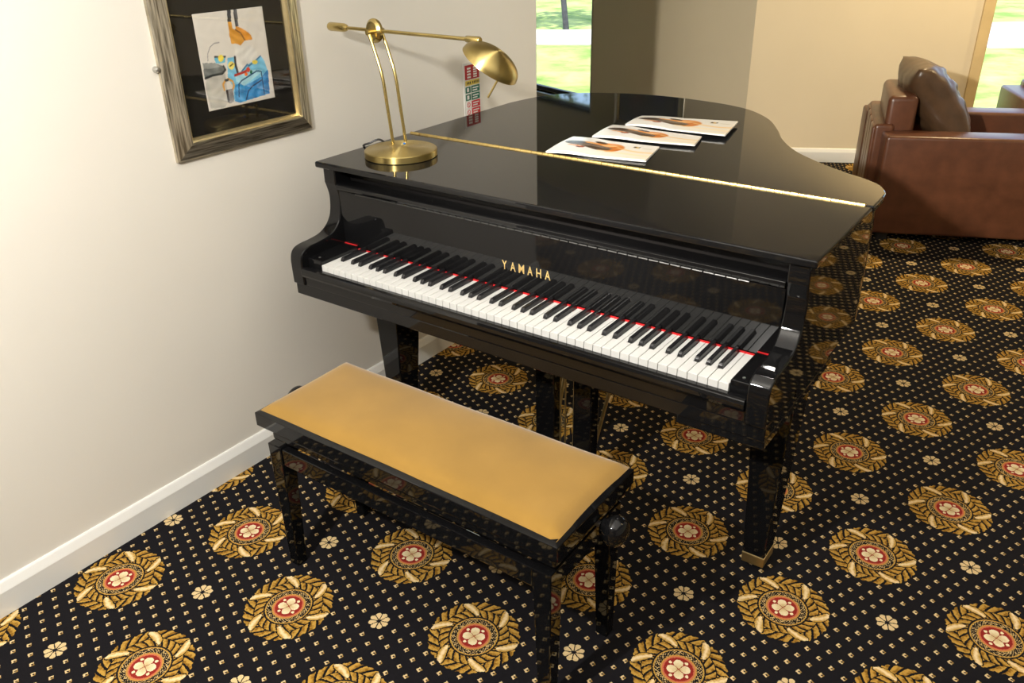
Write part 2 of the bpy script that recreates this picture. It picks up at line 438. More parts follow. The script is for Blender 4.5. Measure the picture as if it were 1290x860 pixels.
struct(obox(onB, KB0 - .062, KB0 + .004, 0, .022, .097, 2.06).build('trim_1', 'timber_reveal', bevel=.003))

BBP = [(0, 0), (.018, 0), (.018, .070), (.0165, .074), (.008, .0925), (.005, .096), (0, .096)]
def base(name, f, a, c, mat='white_gloss'):
    return struct(MB().prism(BBP, a, c, f).build(name, mat))
base('baseboard_left', lambda p, t: (WX + p[0], t, p[1]), -1.25, 1.593)
base('baseboard_back', lambda p, t: onB(t, p[0], p[1]), .01, 6.3)
base('baseboard_alcove', lambda p, t: onA(t, p[0], p[1]), .02, 4.1)
base('baseboard_end', lambda p, t: (t, 1.593 + p[0], p[1]), WX - .28, WX)

# ---------------------------------------------------------------- outdoors
g = MB().add([(-60, 1.7, -.2), (60, 1.7, -.2), (60, 90, -.2), (-60, 90, -.2)], [(0, 1, 2, 3)])
struct(g.build('lawn', 'grass'))
pv = [(-5.43 - 20, 9.95 - 8.9), (.3, 12.5), (30, 25.7), (30, 34.5), (-.15, 15.6), (-6.41, 11.4), (-26.4, 2.6)]
pv = [(-25, 2.2), (-5.43, 9.95), (.3, 12.6), (30, 26), (30, 31), (-.15, 15.7), (-6.41, 11.45), (-26, 3.9)]
struct(MB().prism(pv, -.2, -.185, lambda p, t: (p[0], p[1], t)).build('path', 'path_stone'))
tr = thing('tree', 'slender dark-trunked tree on the lawn beyond the narrow window', 'tree', (-6.42, 11.56, -.2))
MB().tube([(0, 0, -.05), (-.08, -.02, .7), (-.2, -.03, 1.7), (-.3, 0, 3.0), (-.33, .05, 4.2)], [.052, .046, .043, .036, .02], 12).build('trunk', 'bark', tr, smooth=True)
cb = bmesh.new()
for k in range(260):
    a = random.uniform(0, 2 * PI); rr = 1.5 * random.random() ** .5; zz = random.uniform(2.9, 5.6)
    rr *= math.sin(PI * (zz - 2.5) / 3.6)
    c = Vector((-.3 + rr * math.cos(a), rr * math.sin(a), zz))
    M = Matrix.Translation(c) @ Matrix.Rotation(random.uniform(0, 6), 4, 'Z') @ Matrix.Rotation(random.uniform(-.8, .8), 4, 'X')
    for q in range(4):
        s = random.uniform(.07, .14); o = Vector((random.uniform(-.2, .2), random.uniform(-.2, .2), random.uniform(-.2, .2)))
        vv = [cb.verts.new(M @ (o + Vector(p) * s)) for p in ((-1, 0, 0), (0, -.45, .15), (1, 0, 0), (0, .45, .15))]
        cb.faces.new(vv)
me = bpy.data.meshes.new('crown'); cb.to_mesh(me); cb.free()
tag(link('crown', me, 'foliage', tr), kind='stuff')
for a, z0 in ((.3, 3.1), (2.4, 3.3), (4.4, 3.5)):
    MB().tube([(-.26, 0, z0), (-.30 + .35 * math.cos(a), .35 * math.sin(a), z0 + .45), (-.26 + .8 * math.cos(a), .8 * math.sin(a), z0 + 1.2)], [.035, .025, .012], 8).build('branch', 'bark', tr, smooth=True)

# ---------------------------------------------------------------- grand piano
PO = (.61, .55, 0)
piano = thing('grand_piano', 'glossy black baby grand piano with closed lid and open keyboard', 'piano', PO)
LZ = .9915; LT = .0175; XL, XR, YF, YH = -.1205, 1.3302, .1254, .5371
def P(): return MB(PO)
tail = [(1.3302, .60), (1.328, .655), (1.318, .690), (1.290, .735), (1.2425, .772), (1.187, .803), (1.10, .865), (1.008, .950), (.929, 1.064), (.871, 1.182),
        (.798, 1.307), (.709, 1.402), (.630, 1.448), (.530, 1.477), (.362, 1.495), (.204, 1.477), (.046, 1.414), (-.048, 1.333), (-.095, 1.235), (-.1205, 1.10)]
tail = catmull(tail, 5)
lid_poly = [(XL, YH + .004), (XR, YH + .004)] + tail
lid = P().prism(lid_poly, LZ - LT, LZ, lambda p, t: (p[0], p[1], t)).build('lid_main', 'lacquer', piano, bevel=.004, seg=3)
P().box(XL, XR, YF, YH - .004, LZ - LT, LZ).build('lid_front', 'lacquer', piano, bevel=.005, seg=3)
hb = P()
nk = 72
for k in range(nk):
    x0 = -.112 + 1.424 * k / nk; x1 = x0 + 1.424 / nk * .93
    hb.tube([(x0, YH, LZ + .0008), (x1, YH, LZ + .0008)], .0048 if k % 2 else .0044, 8)
hinge = hb.build('hinge', 'brass_bright', piano, smooth=True)
P().box(-.112, 1.312, YH - .0085, YH + .0085, LZ - .003, LZ + .0006).build('hinge_leaf', 'brass_dull', hinge)
# rim
AX0, AX1 = -.105, 1.3157
outer = [(AX0, .17)] + [(AX1, .17)] + [p for p in inset([(XL, YF), (XR, YF)] + tail, .0148)[2:]]
inner = inset(outer, .04)
open_o = outer[1:] + [outer[0]]; open_i = [(AX1 - .04, .17)] + inner[2:] + [(AX0 + .04, .17)]
ZB, ZT = .648, LZ - LT - .0004
n = len(open_o); vs = []; fs = []
for (a, b) in zip(open_o, open_i): vs += [(a[0], a[1], ZB), (a[0], a[1], ZT), (b[0], b[1], ZT), (b[0], b[1], ZB)]
for k in range(n - 1):
    for q in range(4): fs.append((4 * k + q, 4 * k + (q + 1) % 4, 4 * k + 4 + (q + 1) % 4, 4 * k + 4 + q))
fs += [(0, 1, 2, 3), (4 * n - 1, 4 * n - 2, 4 * n - 3, 4 * n - 4)]
P().add(vs, fs).build('rim', 'lacquer', piano, smooth=True, angle=50)
P().prism(inset(outer, .03), .70, .715, lambda p, t: (p[0], p[1], t)).build('soundboard', 'lacquer_dull', piano)
for x0, y0, x1, y1 in ((.05, .5, .35, 1.38), (1.15, .5, .62, 1.32), (.6, .45, .5, 1.4)):
    d = Vector((y1 - y0, x0 - x1, 0)).normalized() * .03
    P().prism([(x0 + d.x, y0 + d.y), (x0 - d.x, y0 - d.y), (x1 - d.x, y1 - d.y), (x1 + d.x, y1 + d.y)], .645, .70, lambda p, t: (p[0], p[1], t)).build('brace', 'lacquer_dull', piano)
# arms at both ends of the keyboard
prof = [(.141, ZT), (.1406, .93), (.146, .913), (.1515, .890), (.1512, .866), (.1475, .842), (.1398, .822), (.121, .801), (.092, .7862), (.052, .7805), (.018, .7785),
        (-.006, .7725), (-.019, .758), (-.0234, .738), (-.0234, .715), (-.0222, .668)]
prof = [prof[0]] + catmull(prof[1:-2], 4) + prof[-2:]
apoly = prof + [(.20, .668), (.20, ZT)]
for x0, x1 in ((AX0, AX0 + .047), (AX1 - .047, AX1)):
    P().prism(apoly, x0, x1, lambda p, t: (t, p[0], p[1])).build('arm', 'lacquer', piano, bevel=.004, seg=3, smooth=True, angle=38)
# key bed and key slip
P().box(AX0 + .001, AX1 - .001, -.0145, .42, .632, .668).build('key_bed', 'lacquer', piano, bevel=.003)
P().box(1.115, AX1 - .001, -.010, .45, .610, .632).build('leg_plate', 'lacquer', piano, bevel=.003)
slip = [(-.016, .668), (-.018, .694), (-.0262, .698), (-.0295, .706), (-.0295, .715), (-.0255, .7225), (-.018, .7245), (-.004, .7235), (-.004, .668)]
P().prism(slip, AX0 + .0475, AX1 - .0475, lambda p, t: (t, p[0], p[1])).build('key_slip', 'lacquer', piano, bevel=.0015)
# key blocks
for x0, x1, xs in ((AX0 + .0475, -.0012, -.028), (1.2232, AX1 - .0475, 1.245)):
    kb = P().box(x0, x1, .001, .150, .668, .7485).build('key_block', 'lacquer', piano, bevel=.003)
    P().tube([(xs, .022, .748), (xs, .022, .7497)], .0035, 12).build('screw', 'steel', kb)
    P().box(x0 + .003, x1 - .003, .1465, .1500, .7485, .7505).build('felt_strip', 'red_felt', kb)
# keys
KZ = .7374; WW = .0235; KL = .150
names = 'CDEFGAB'
def blackx(n):       # centre of the black key right of white key n (white 0 = A0), or None
    nm = names[(n + 5) % 7]
    return {'C': -.0028, 'D': .0028, 'F': -.0038, 'G': 0, 'A': .0038}.get(nm, None)
meshes = {}
BH = .0069
for n in range(52):
    l = blackx(n - 1) if n > 0 else None; r = blackx(n) if n < 51 else None
    key = (l, r)
    if key not in meshes:
        g_ = .00075; poly = [(g_, 0), (WW - g_, 0)]
        if r is not None: poly += [(WW - g_, .0525), (WW + r - BH, .0525), (WW + r - BH, KL)]
        else: poly += [(WW - g_, KL)]
        if l is not None: poly += [(l + BH, KL), (l + BH, .0525), (g_, .0525)]
        else: poly += [(g_, KL)]
        mb = MB().prism(poly, -.021, 0, lambda p, t: (p[0], p[1], t)); me = mb.mesh('white_key'); me.materials.append(MATS['ivory'])
        meshes[key] = me
    o = bpy.data.objects.new('white_key', meshes[key]); COL.objects.link(o); o.parent = piano
    o.location = (n * WW - PO[0], -PO[1], KZ)
    md = o.modifiers.new('bevel', 'BEVEL'); md.width = .0006; md.segments = 1; md.limit_method = 'ANGLE'
# black key: sloped nose, narrower top
L0, L1 = .0535, KL
bv = [(-.0060, L0, 0), (.0060, L0, 0), (.0060, L1, 0), (-.0060, L1, 0),
      (-.0052, L0 + .0015, .007), (.0052, L0 + .0015, .007), (-.0047, L0 + .0058, .0118), (.0047, L0 + .0058, .0118), (.0047, L1, .0125), (-.0047, L1, .0125)]
bme = MB().add(bv, [(3, 2, 1, 0), (0, 1, 5, 4), (4, 5, 7, 6), (6, 7, 8, 9), (1, 2, 8, 7, 5), (0, 4, 6, 9, 3), (2, 3, 9, 8)]).mesh('black_key'); bme.materials.append(MATS['ebony'])
for n in range(51):
    bx_ = blackx(n)
    if bx_ is None: continue
    o = bpy.data.objects.new('black_key', bme); COL.objects.link(o); o.parent = piano
    o.location = ((n + 1) * WW + bx_ - PO[0], -PO[1], KZ - .001)
    md = o.modifiers.new('bevel', 'BEVEL'); md.width = .0012; md.segments = 2; md.limit_method = 'ANGLE'; md.angle_limit = math.radians(20)
P().box(-.0005, 1.2225, .1480, .1520, .725, .7405).build('key_felt', 'red_felt', piano)
# fallboard
tl = math.radians(-1.2)
def fb(x, u, w): return (x, .1525 + u * math.cos(tl) * 1.0 * 0 + w + (u) * math.sin(tl), .741 + u)     # w depth behind the face
FX0, FX1 = AX0 + .0478, AX1 - .0478
fbv = [fb(x, u, w) for u in (0, .168) for w in (0, .016) for x in (FX0, FX1)]
fall = P().add(fbv, [(0, 2, 3, 1), (4, 5, 7, 6), (0, 1, 5, 4), (2, 6, 7, 3), (0, 4, 6, 2), (1, 3, 7, 5)]).build('fallboard', 'lacquer', piano, bevel=.002)
lip = [(.1485, .911), (.1405, .914), (.1385, .920), (.1395, .927), (.1440, .931), (.190, .932), (.190, .911)]
P().prism(lip, FX0, FX1, lambda p, t: (t, p[0], p[1])).build('fallboard_rail', 'lacquer', piano, bevel=.0015)
hg = P()
for k in range(44):
    x0 = FX0 + .07 + k * .0268
    hg.tube([(x0, .1468, .9085), (x0 + .0235, .1468, .9085)], .0022, 8)
hg.build('fallboard_hinge', 'hinge_dark', fall, smooth=True)
P().box(FX0, FX1, .20, .212, .88, ZT).build('music_shelf_front', 'lacquer_dull', piano)
# lettering
for k, ch in enumerate('YAMAHA'):
    cu = bpy.data.curves.new('t', 'FONT'); cu.body = ch; cu.size = 1; cu.extrude = .004; cu.align_x = 'CENTER'; cu.offset = .012
    to = bpy.data.objects.new('t', cu); COL.objects.link(to)
    bpy.context.view_layer.update()
    me = bpy.data.meshes.new_from_object(to.evaluated_get(bpy.context.evaluated_depsgraph_get())); me.name = 'letter'
    COL.objects.unlink(to); bpy.data.objects.remove(to)
    xs = [v.co.x for v in me.vertices]; ys = [v.co.y for v in me.vertices]
    cx = (min(xs) + max(xs)) / 2; w = max(xs) - min(xs); h = max(ys) - min(ys)
    tw = {'Y': .0150, 'A': .0165, 'M': .0175, 'H': .0150}[ch]; X = .5365 + k * .02685
    for v in me.vertices:
        x = (v.co.x - cx) / w * tw; zz = (v.co.y - min(ys)) / h * .0245 + .0515; dd = -.0002 - v.co.z * .05
        q = fb(X + x, zz, dd - .0003); v.co = (q[0] - PO[0], q[1] - PO[1], q[2] - PO[2])
    me.materials.clear()
    link('letter', me, 'gold_letter', fall)
# legs
def leg(cx, fy, name_l):
    b0 = .030; t0 = .054
    cy = fy + .0375
    lg = P().taper((cx, cy), (.030, .0375), (cx, cy + .012), (t0, .066), .056, .634).build('leg', 'lacquer', piano, bevel=.004, seg=2)
    P().taper((cx, cy), (.0305, .038), (cx, cy), (.0312, .0387), .026, .058).build('ferrule', 'brass_dull', lg, bevel=.002)
    P().tube([(cx - .011, cy + .012, .0163), (cx + .011, cy + .012, .0163)], .016, 20).build('caster', 'brass_dull', lg, smooth=True)
    P().tube([(cx, cy, .012), (cx, cy, .030)], .008, 12).build('caster_fork', 'brass_dull', lg)
leg(1.234, .308, 'r'); leg(-.044, .288, 'l')
# tail leg
leg(.44, 1.12, 't')
# pedal lyre
ly = P().box(.49, .725, .30, .40, .605, .65).build('lyre', 'lacquer', piano, bevel=.003)
for x0, x1 in ((.509, .576), (.643, .705)):
    P().box(x0, x1, .33, .375, .115, .605).build('lyre_post', 'lacquer', ly, bevel=.004)
P().box(.47, .745, .27, .39, .062, .117).build('lyre_box', 'lacquer', ly, bevel=.006)
for x0 in (.5905, .6075, .637):
    P().tube([(x0, .345, .117), (x0, .345, .61)], .0026, 8).build('pedal_rod', 'brass_dull', ly, smooth=True)
for x0 in (.545, .6075, .67):
    pd = catmull([(x0, .27, .088), (x0, .22, .092), (x0, .17, .084), (x0, .135, .070)], 4)
    bb = P(); vs = []
    for k, q in enumerate(pd):
        w = .008 + .009 * k / (len(pd) - 1)
        for sx, sz in ((-1, -1), (1, -1), (1, 1), (-1, 1)): vs.append((q[0] + sx * w, q[1], q[2] + sz * .004))
    m_ = len(pd); fs = [(0, 1, 2, 3), tuple(4 * (m_ - 1) + k for k in (3, 2, 1, 0))]
    for k in range(m_ - 1): fs += [(4 * k + q, 4 * k + 4 + q, 4 * k + 4 + (q + 1) % 4, 4 * k + (q + 1) % 4) for q in range(4)]
    bb.add(vs, fs).build('pedal', 'brass_bright', ly, bevel=.002)
for s in (-1, 1):
    P().tube([(.6075 + s * .07, .38, .10), (.6075 + s * .10, .62, .69)], .006, 8).build('lyre_brace', 'brass_dull', ly)

# ---------------------------------------------------------------- piano bench
BX0, BX1, BY0, BY1 = .128, 1.050, -.392, -.068
BO = ((BX0 + BX1) / 2, (BY0 + BY1) / 2, 0)
bench = thing('piano_bench', 'black lacquered piano bench with a mustard velvet seat', 'bench', BO)
def B(): return MB(BO)
# moulded seat frame
fr = [(0, .497), (0, .462), (.020, .444), (.030, .444)]
vs = []; 
ringp = [(.012, .4975), (.0, .493), (0, .456), (.004, .451), (.014, .447), (.030, .446)]
for ins, z in ringp: vs += [(BX0 + ins, BY0 + ins, z), (BX1 - ins, BY0 + ins, z), (BX1 - ins, BY1 - ins, z), (BX0 + ins, BY1 - ins, z)]
fs = [(0, 1, 2, 3), tuple(4 * (len(ringp) - 1) + k for k in (3, 2, 1, 0))]
for k in range(len(ringp) - 1): fs += [(4 * k + q, 4 * k + 4 + q, 4 * k + 4 + (q + 1) % 4, 4 * k + (q + 1) % 4) for q in range(4)]
B().add(vs, fs).build('seat_frame', 'lacquer', bench, bevel=.002)
B().box(BX0 + .045, BX1 - .012, BY0 + .010, BY1 - .010, .424, .448).build('apron', 'lacquer', bench, bevel=.006, seg=3)
# velvet pad
NU, NV = 60, 24; vs = []; fs = []
px0, px1, py0, py1 = BX0 + .009, BX1 - .009, BY0 + .011, BY1 - .006
for jv in range(NV + 1):
    for iu in range(NU + 1):
        u = iu / NU; v = jv / NV
        # pinch sides slightly between the corners
        uu = u; vv = v
        e = min(u * (px1 - px0), (1 - u) * (px1 - px0), v * (py1 - py0), (1 - v) * (py1 - py0))
        hgt = .019 * (1 - math.exp(-e / .012)) + .012 * math.sin(PI * u) * math.sin(PI * v)
        pin = .004 * math.sin(PI * u); pinv = .003 * math.sin(PI * v)
        y = py0 + pin + (py1 - py0 - 2 * pin) * v; x = px0 + pinv + (px1 - px0 - 2 * pinv) * u
        vs.append((x, y, .4965 + hgt + .0008 * math.sin(17 * u + 3) * math.sin(7 * v + 1)))
w = NU + 1
fs = [(j * w + i, j * w + i + 1, (j + 1) * w + i + 1, (j + 1) * w + i) for j in range(NV) for i in range(NU)]
rim_ = [i for i in range(w)] + [j * w + NU for j in range(1, NV + 1)] + [NV * w + i for i in range(NU - 1, -1, -1)] + [j * w for j in range(NV - 1, 0, -1)]
fs.append(tuple(rim_[::-1]))
B().add(vs, fs).build('seat_pad', 'velvet', bench, smooth=True, angle=60)
LX0, LX1, LY0, LY1 = .150, 1.030, -.385, -.085
for lx, sx in ((LX0, 1), (LX1, -1)):
    for lyy, sy in ((LY0, 1), (LY1, -1)):
        cx = lx + sx * .024; cy = lyy + sy * .024
        B().taper((cx - sx * .004, cy - sy * .004), (.016, .016), (cx, cy), (.024, .024), 0, .405).build('leg', 'lacquer', bench, bevel=.003)
for yy in (LY0 + .004, LY1 - .026): B().box(LX0 + .049, LX1 - .049, yy, yy + .022, .348, .400).build('rail', 'lacquer', bench, bevel=.003)
for xx in (LX0 + .004, LX1 - .026): B().box(xx, xx + .022, LY0 + .049, LY1 - .049, .348, .400).build('rail', 'lacquer', bench, bevel=.003)
# lifting mechanism under the seat
for xx in (.33, .85):
    for s in (-1, 1):
        B().prism([(xx - .10 * s, .392), (xx - .08 * s, .392), (xx + .10 * s, .442), (xx + .08 * s, .442)], -.29, -.28, lambda p, t: (p[0], t, p[1])).build('scissor_bar', 'lacquer_dull', bench)
        B().prism([(xx - .10 * s, .392), (xx - .08 * s, .392), (xx + .10 * s, .442), (xx + .08 * s, .442)], -.18, -.17, lambda p, t: (p[0], t, p[1])).build('scissor_bar', 'lacquer_dull', bench)
B().tube([(.10, -.218, .437), (1.08, -.218, .437)], .007, 10).build('spindle', 'steel', bench, smooth=True)
for xc, s in ((1.058, 1), (.120, -1)):
    M = Matrix.Translation((xc, -.218, .436)) @ Matrix.Rotation(PI / 2 * s, 4, 'Y')
    B().lathe([(0, -.004), (.019, -.002), (.020, .006), (.029, .012), (.0355, .025), (.0345, .038), (.026, .050), (.012, .056), (0, .057)], 28, M).build('knob', 'lacquer', bench, smooth=True, angle=50)

# ---------------------------------------------------------------- brass desk lamp on the lid
LO = (.053, .308, LZ)
dl = thing('desk_lamp', 'antique brass desk lamp with balanced arm standing on the piano lid', 'lamp', LO)
def Q(): return MB(LO)
c0 = Vector((.0136, .345, 0)); ad_ = Vector((.988, -.151, 0)); sp_ = Vector((.151, .988, 0))
def LP(s, z, t=0): return c0 + ad_ * s + sp_ * t + Vector((0, 0, z))
Q().lathe([(0, LZ), (.102, LZ), (.1065, LZ + .002), (.1065, LZ + .0185), (.1045, LZ + .0205), (.085, LZ + .0232), (.03, LZ + .027), (0, LZ + .0275)], 72, Matrix.Translation((LO[0], LO[1], 0))).build('base', 'brass_brushed', dl, smooth=True, angle=30)
arc = catmull([(.002, 1.010), (-.0035, 1.06), (-.0105, 1.115), (-.021, 1.197), (-.0375, 1.250), (-.069, 1.322)], 5)
for t in (-.0235, .0235):
    Q().tube([LP(s, z, t) for s, z in arc], .0048, 14).build('pole', 'brass', dl, smooth=True)
Mj = Matrix.Translation(LP(-.072, 1.327)) @ Matrix(((ad_.x, 0, sp_.x, 0), (ad_.y, 0, sp_.y, 0), (0, 1, 0, 0), (0, 0, 0, 1)))
Q().lathe([(0, -.012), (.026, -.011), (.033, -.005), (.034, 0), (.033, .005), (.026, .011), (0, .011)], 36, Mj).build('pivot_disc', 'brass', dl, smooth=True, angle=30)
for t in (-1, 1):
    Q().tube([LP(-.070, 1.325, t * .012), LP(-.070, 1.325, t * .030)], .0078, 14).build('pivot_screw', 'brass', dl, smooth=True)
def AZ(s): return 1.3245 + (s + .296) * .0150
Q().tube([LP(-.205, AZ(-.205)), LP(.318, AZ(.318))], .0052, 14).build('arm', 'brass', dl, smooth=True)
cw = [(-.293, .007), (-.2925, .0115), (-.287, .0130), (-.222, .0125), (-.212, .0105), (-.203, .006)]
Q().tube([LP(s, AZ(s)) for s, r in cw], [r for s, r in cw], 18).build('counterweight', 'brass', dl, smooth=True, angle=40)
ec = [(.312, .0058), (.316, .0085), (.362, .0088), (.366, .0065)]
Q().tube([LP(s, AZ(s)) for s, r in ec], [r for s, r in ec], 18).build('arm_end', 'brass', dl, smooth=True, angle=40)
axis = Vector((.5358, .1839, .8241)).normalized()
zc = axis; xc_ = (ad_ - zc * ad_.dot(zc)).normalized(); yc_ = zc.cross(xc_)
DC = LP(.400, 1.279)
Ms = Matrix(((xc_.x, yc_.x, zc.x, DC.x), (xc_.y, yc_.y, zc.y, DC.y), (xc_.z, yc_.z, zc.z, DC.z), (0, 0, 0, 1)))
R_ = .0790; dome = [(R_ * math.sin(a), .040 * (math.cos(a))) for a in [k * PI / 2 / 12 for k in range(13)]]
dome_i = [((R_ - .003) * math.sin(a), .037 * math.cos(a)) for a in [PI / 2 - k * PI / 2 / 12 for k in range(13)]]
sh = MB().lathe(dome + [(R_ + .001, -.003), (R_ - .004, -.003)] + dome_i, 56).build('shade', 'brass_brushed', dl, smooth=True, angle=40)
SM = Matrix.Translation(Vector((-LO[0], -LO[1], -LO[2]))) @ Ms
sh.matrix_local = SM
Q().tube([LP(.356, AZ(.356) - .004), LP(.353, 1.318), DC + axis * .020 - xc_ * .062], [.006, .0045, .005], 12).build('shade_joint', 'brass', sh, smooth=True)
Q().tube([Vector((.4566, .2772, 1.2728)), Vector((.4354, .2805, 1.2455)), Vector((.3967, .2865, 1.1954))], .0028, 10).build('shade_handle', 'brass_bright', sh, smooth=True)
Q().lathe([(.011, .036), (.011, .006), (.007, -.002), (0, -.003)], 16, Ms).build('bulb', 'white_gloss', sh, smooth=True)
for c_ in sh.children: c_.matrix_parent_inverse = SM.inverted()
Q().tube([LP(.03, 1.0168, -.004), LP(.03, 1.0215, -.004)], .0040, 12).build('touch_button', 'blue_plastic', dl, smooth=True)
cab = catmull([(-.035, .345, 1.000), (-.058, .352, 1.010), (-.080, .352, 1.013), (-.100, .335, 1.003), (-.118, .33, .9965), (-.131, .345, .985), (-.136, .42, .95), (-.15, .70, .85), (-.19, .98, .5), (-.25, 1.04, .05), (-.27, 1.15, .006)], 5)
Q().tube(cab, .0032, 8).build('cable', 'black_plastic', dl, smooth=True)

# ---------------------------------------------------------------- booklets on the lid
def booklet(corners, label, z0, curl, logo=True, dim=1.0):
    """corners: near-left, far-left, far-right, near-right on the lid"""
    c = [np.array(p) for p in corners]; ctr = sum(c) / 4
    t = thing('booklet', label, 'booklet', (ctr[0], ctr[1], z0), group='brochures fanned out on the piano lid')
    def pos(u, v, lift=0.0):
        p = (c[0] * (1 - u) + c[3] * u) * (1 - v) + (c[1] * (1 - u) + c[2] * u) * v
        z = .0022 + lift + curl * max(0, (1 - v) * .8) * (.35 + u * .65) * .5 + .006 * math.sin(PI * min(1, u * 2.2)) * (1 - v * .6) + .0030 * math.sin(PI * min(1., v * 1.)) * (1 - u)
        return (p[0] - ctr[0], p[1] - ctr[1], z)
    def colf(U, V):
        X, Y = U, 1 - V         # Y from the far edge down
        C = np.ones((len(U), 3)) * np.array([.82, .81, .79])
        C -= np.clip((X - .35) * .14 * (Y + .2), 0, .2)[:, None] * np.array([.15, .4, .9])
        def paint(m, col, k=1.0):
            m = np.clip(m * k, 0, 1)[:, None]; C[:] = C * (1 - m) + np.array(col) * m
        def ell(cx, cy, rx, ry, rot=0, soft=.12):
            ca, sa = math.cos(rot), math.sin(rot); dx = X - cx; dy = Y - cy
            d = np.sqrt(((dx * ca + dy * sa) / rx) ** 2 + ((-dx * sa + dy * ca) / ry) ** 2)
            return np.clip((1 - d) / soft, 0, 1)
        skin = (.78, .50, .25); dark = (.22, .16, .12)
        paint(ell(.30, .44, .20, .15, .10), (.80, .58, .36))             # long soft body line
        paint(ell(.52, .42, .17, .26, .05), skin)                        # shoulder and back
        paint(ell(.60, .52, .08, .22, .2), (.72, .42, .18))
        paint(ell(.33, .50, .27, .12, .16), (.42, .36, .31))             # dark hair band
        paint(ell(.15, .40, .12, .11, .1), dark)
        paint(ell(.40, .14 + .10, .07, .07), (.25, .17, .10))
        paint(ell(.44, .60, .14, .08, .12), dark, .8)
        paint(ell(.27, .66, .045, .06, .2), (.45, .16, .10))
        paint(ell(.20, .62, .10, .03, .3), (.80, .55, .36))
        paint(ell(.52, .36, .09, .04, -.4), (.90, .78, .58), .7)
        paint(np.exp(-((Y - .40 - .22 * (X - .62) - .10 * np.sin((X - .6) * 7)) / .04) ** 2) * (X > .60), (.86, .68, .44), .75)
        paint(np.exp(-((Y - .70 - .16 * (X - .55)) / .05) ** 2) * (X > .45), (.90, .78, .60), .55)
        if logo:
            for dx, dy, col in ((0, 0, (.35, .26, .12)), (.022, .01, (.72, .58, .25)), (.045, -.01, (.2, .17, .12))):
                paint(((abs(X - .775 - dx) < .013) & (abs(Y - .25 - dy) < .05)).astype(float), col)
            paint(((abs(X - .90) < .05) & (abs(Y - .28) < .012)).astype(float), (.70, .66, .58), .7)
        return C * dim
    inkgrid('cover', 72, 48, lambda u, v: pos(u, v, .0012), colf, 'print_gloss', t, .0005)
    o = inkgrid('pages', 14, 8, lambda u, v: tuple(Vector(pos(.006 + .99 * u, .004 + .99 * v)) * 1.0), lambda U, V: np.ones((len(U), 3)) * .86, 'print_matte', t, .0009)
    inkgrid('back_cover', 14, 8, lambda u, v: tuple(Vector(pos(u, v)[:2] + (max(.0006, pos(u, v)[2] * .55 - .001),))), lambda U, V: np.ones((len(U), 3)) * .82, 'print_matte', t, .0004)
    return t
booklet([(.400, .551), (.369, .756), (.657, .779), (.700, .606)], 'glossy brochure lying nearest the brass lid hinge', LZ, .012)
booklet([(.431, .765), (.406, .9426), (.718, .9413), (.748, .823)], 'glossy brochure in the middle of the three on the lid', LZ + .0048, .010, logo=False)
booklet([(.450, .9425), (.434, 1.0887), (.742, 1.172), (.782, .968)], 'glossy brochure farthest from the keyboard on the lid', LZ + .0096, .006)

# ---------------------------------------------------------------- framed pictures
def picture(name_label, on, k0, k1, z0, z1, fw, printer, mat_frame='frame_wood', prof_h=.026):
    """on(k, out, z) world point; members with an outward slope, gold lip, black mount, print and glass"""
    org = on((k0 + k1) / 2, 0, z0)
    t = thing('framed_picture', name_label, 'picture', org)
    ml = .010
    C4 = [(k0, z0), (k1, z0), (k1, z1), (k0, z1)]
    I4 = lambda d: [(k0 + d, z0 + d), (k1 - d, z0 + d), (k1 - d, z1 - d), (k0 + d, z1 - d)]
    # cross-section (inset, out)
    sec = [(0, .0), (0, .010), (.004, .013), (fw - .014, prof_h), (fw - .010, prof_h), (fw - .010, 0)]
    for q in range(4):
        vs = []; gr = []
        for d, o_ in sec:
            for e in (q, (q + 1) % 4):
                kk, zz = I4(d)[e]; p = on(kk, o_, zz) - org; vs.append(p)
                L = (kk if q in (0, 2) else zz); gr.append((L * 9, d * 190, q * 7.3))
        m = len(sec); fs = [(2 * a, 2 * a + 1, 2 * ((a + 1) % m) + 1, 2 * ((a + 1) % m)) for a in range(m)]
        fs += [tuple(2 * a for a in range(m))[::-1], tuple(2 * a + 1 for a in range(m))]
        me = bpy.data.meshes.new('frame_member'); me.from_pydata([tuple(v) for v in vs], [], fs)
        at = me.attributes.new('grain', 'FLOAT_VECTOR', 'POINT')
        for a, gq in enumerate(gr): at.data[a].vector = gq
        bm = bmesh.new(); bm.from_mesh(me); bmesh.ops.recalc_face_normals(bm, faces=bm.faces); bm.to_mesh(me); bm.free()
        link('frame_member', me, mat_frame, t)
        lv = []
        for d, o_ in ((fw - .0095, .004), (fw - .0095, prof_h - .003), (fw - .005, prof_h - .006), (fw, .010), (fw, .004)):
            for e in (q, (q + 1) % 4):
                kk, zz = I4(d)[e]; lv.append(on(kk, o_, zz))
        MB(org).add(lv, [(2 * a, 2 * a + 1, 2 * ((a + 1) % 5) + 1, 2 * ((a + 1) % 5)) for a in range(5)] + [(0, 2, 4, 6, 8), (1, 3, 5, 7, 9)]).build('frame_lip', 'gold_lip', t)
    a, b_ = I4(fw - .004)[0], I4(fw - .004)[2]
    def flat(kk0, kk1, zz0, zz1, o0, o1):
        vs = [on(k, o, z) for z in (zz0, zz1) for o in (o0, o1) for k in (kk0, kk1)]
        return MB(org).add(vs, [(0, 2, 3, 1), (4, 5, 7, 6), (0, 1, 5, 4), (2, 6, 7, 3), (0, 4, 6, 2), (1, 3, 7, 5)])
    flat(a[0], b_[0], a[1], b_[1], .001, .005).build('mount', 'black_mat', t)
    flat(a[0], b_[0], a[1], b_[1], .0082, .0098).build('glass_pane', 'glass', t)
    printer(t, on, org)
    return t
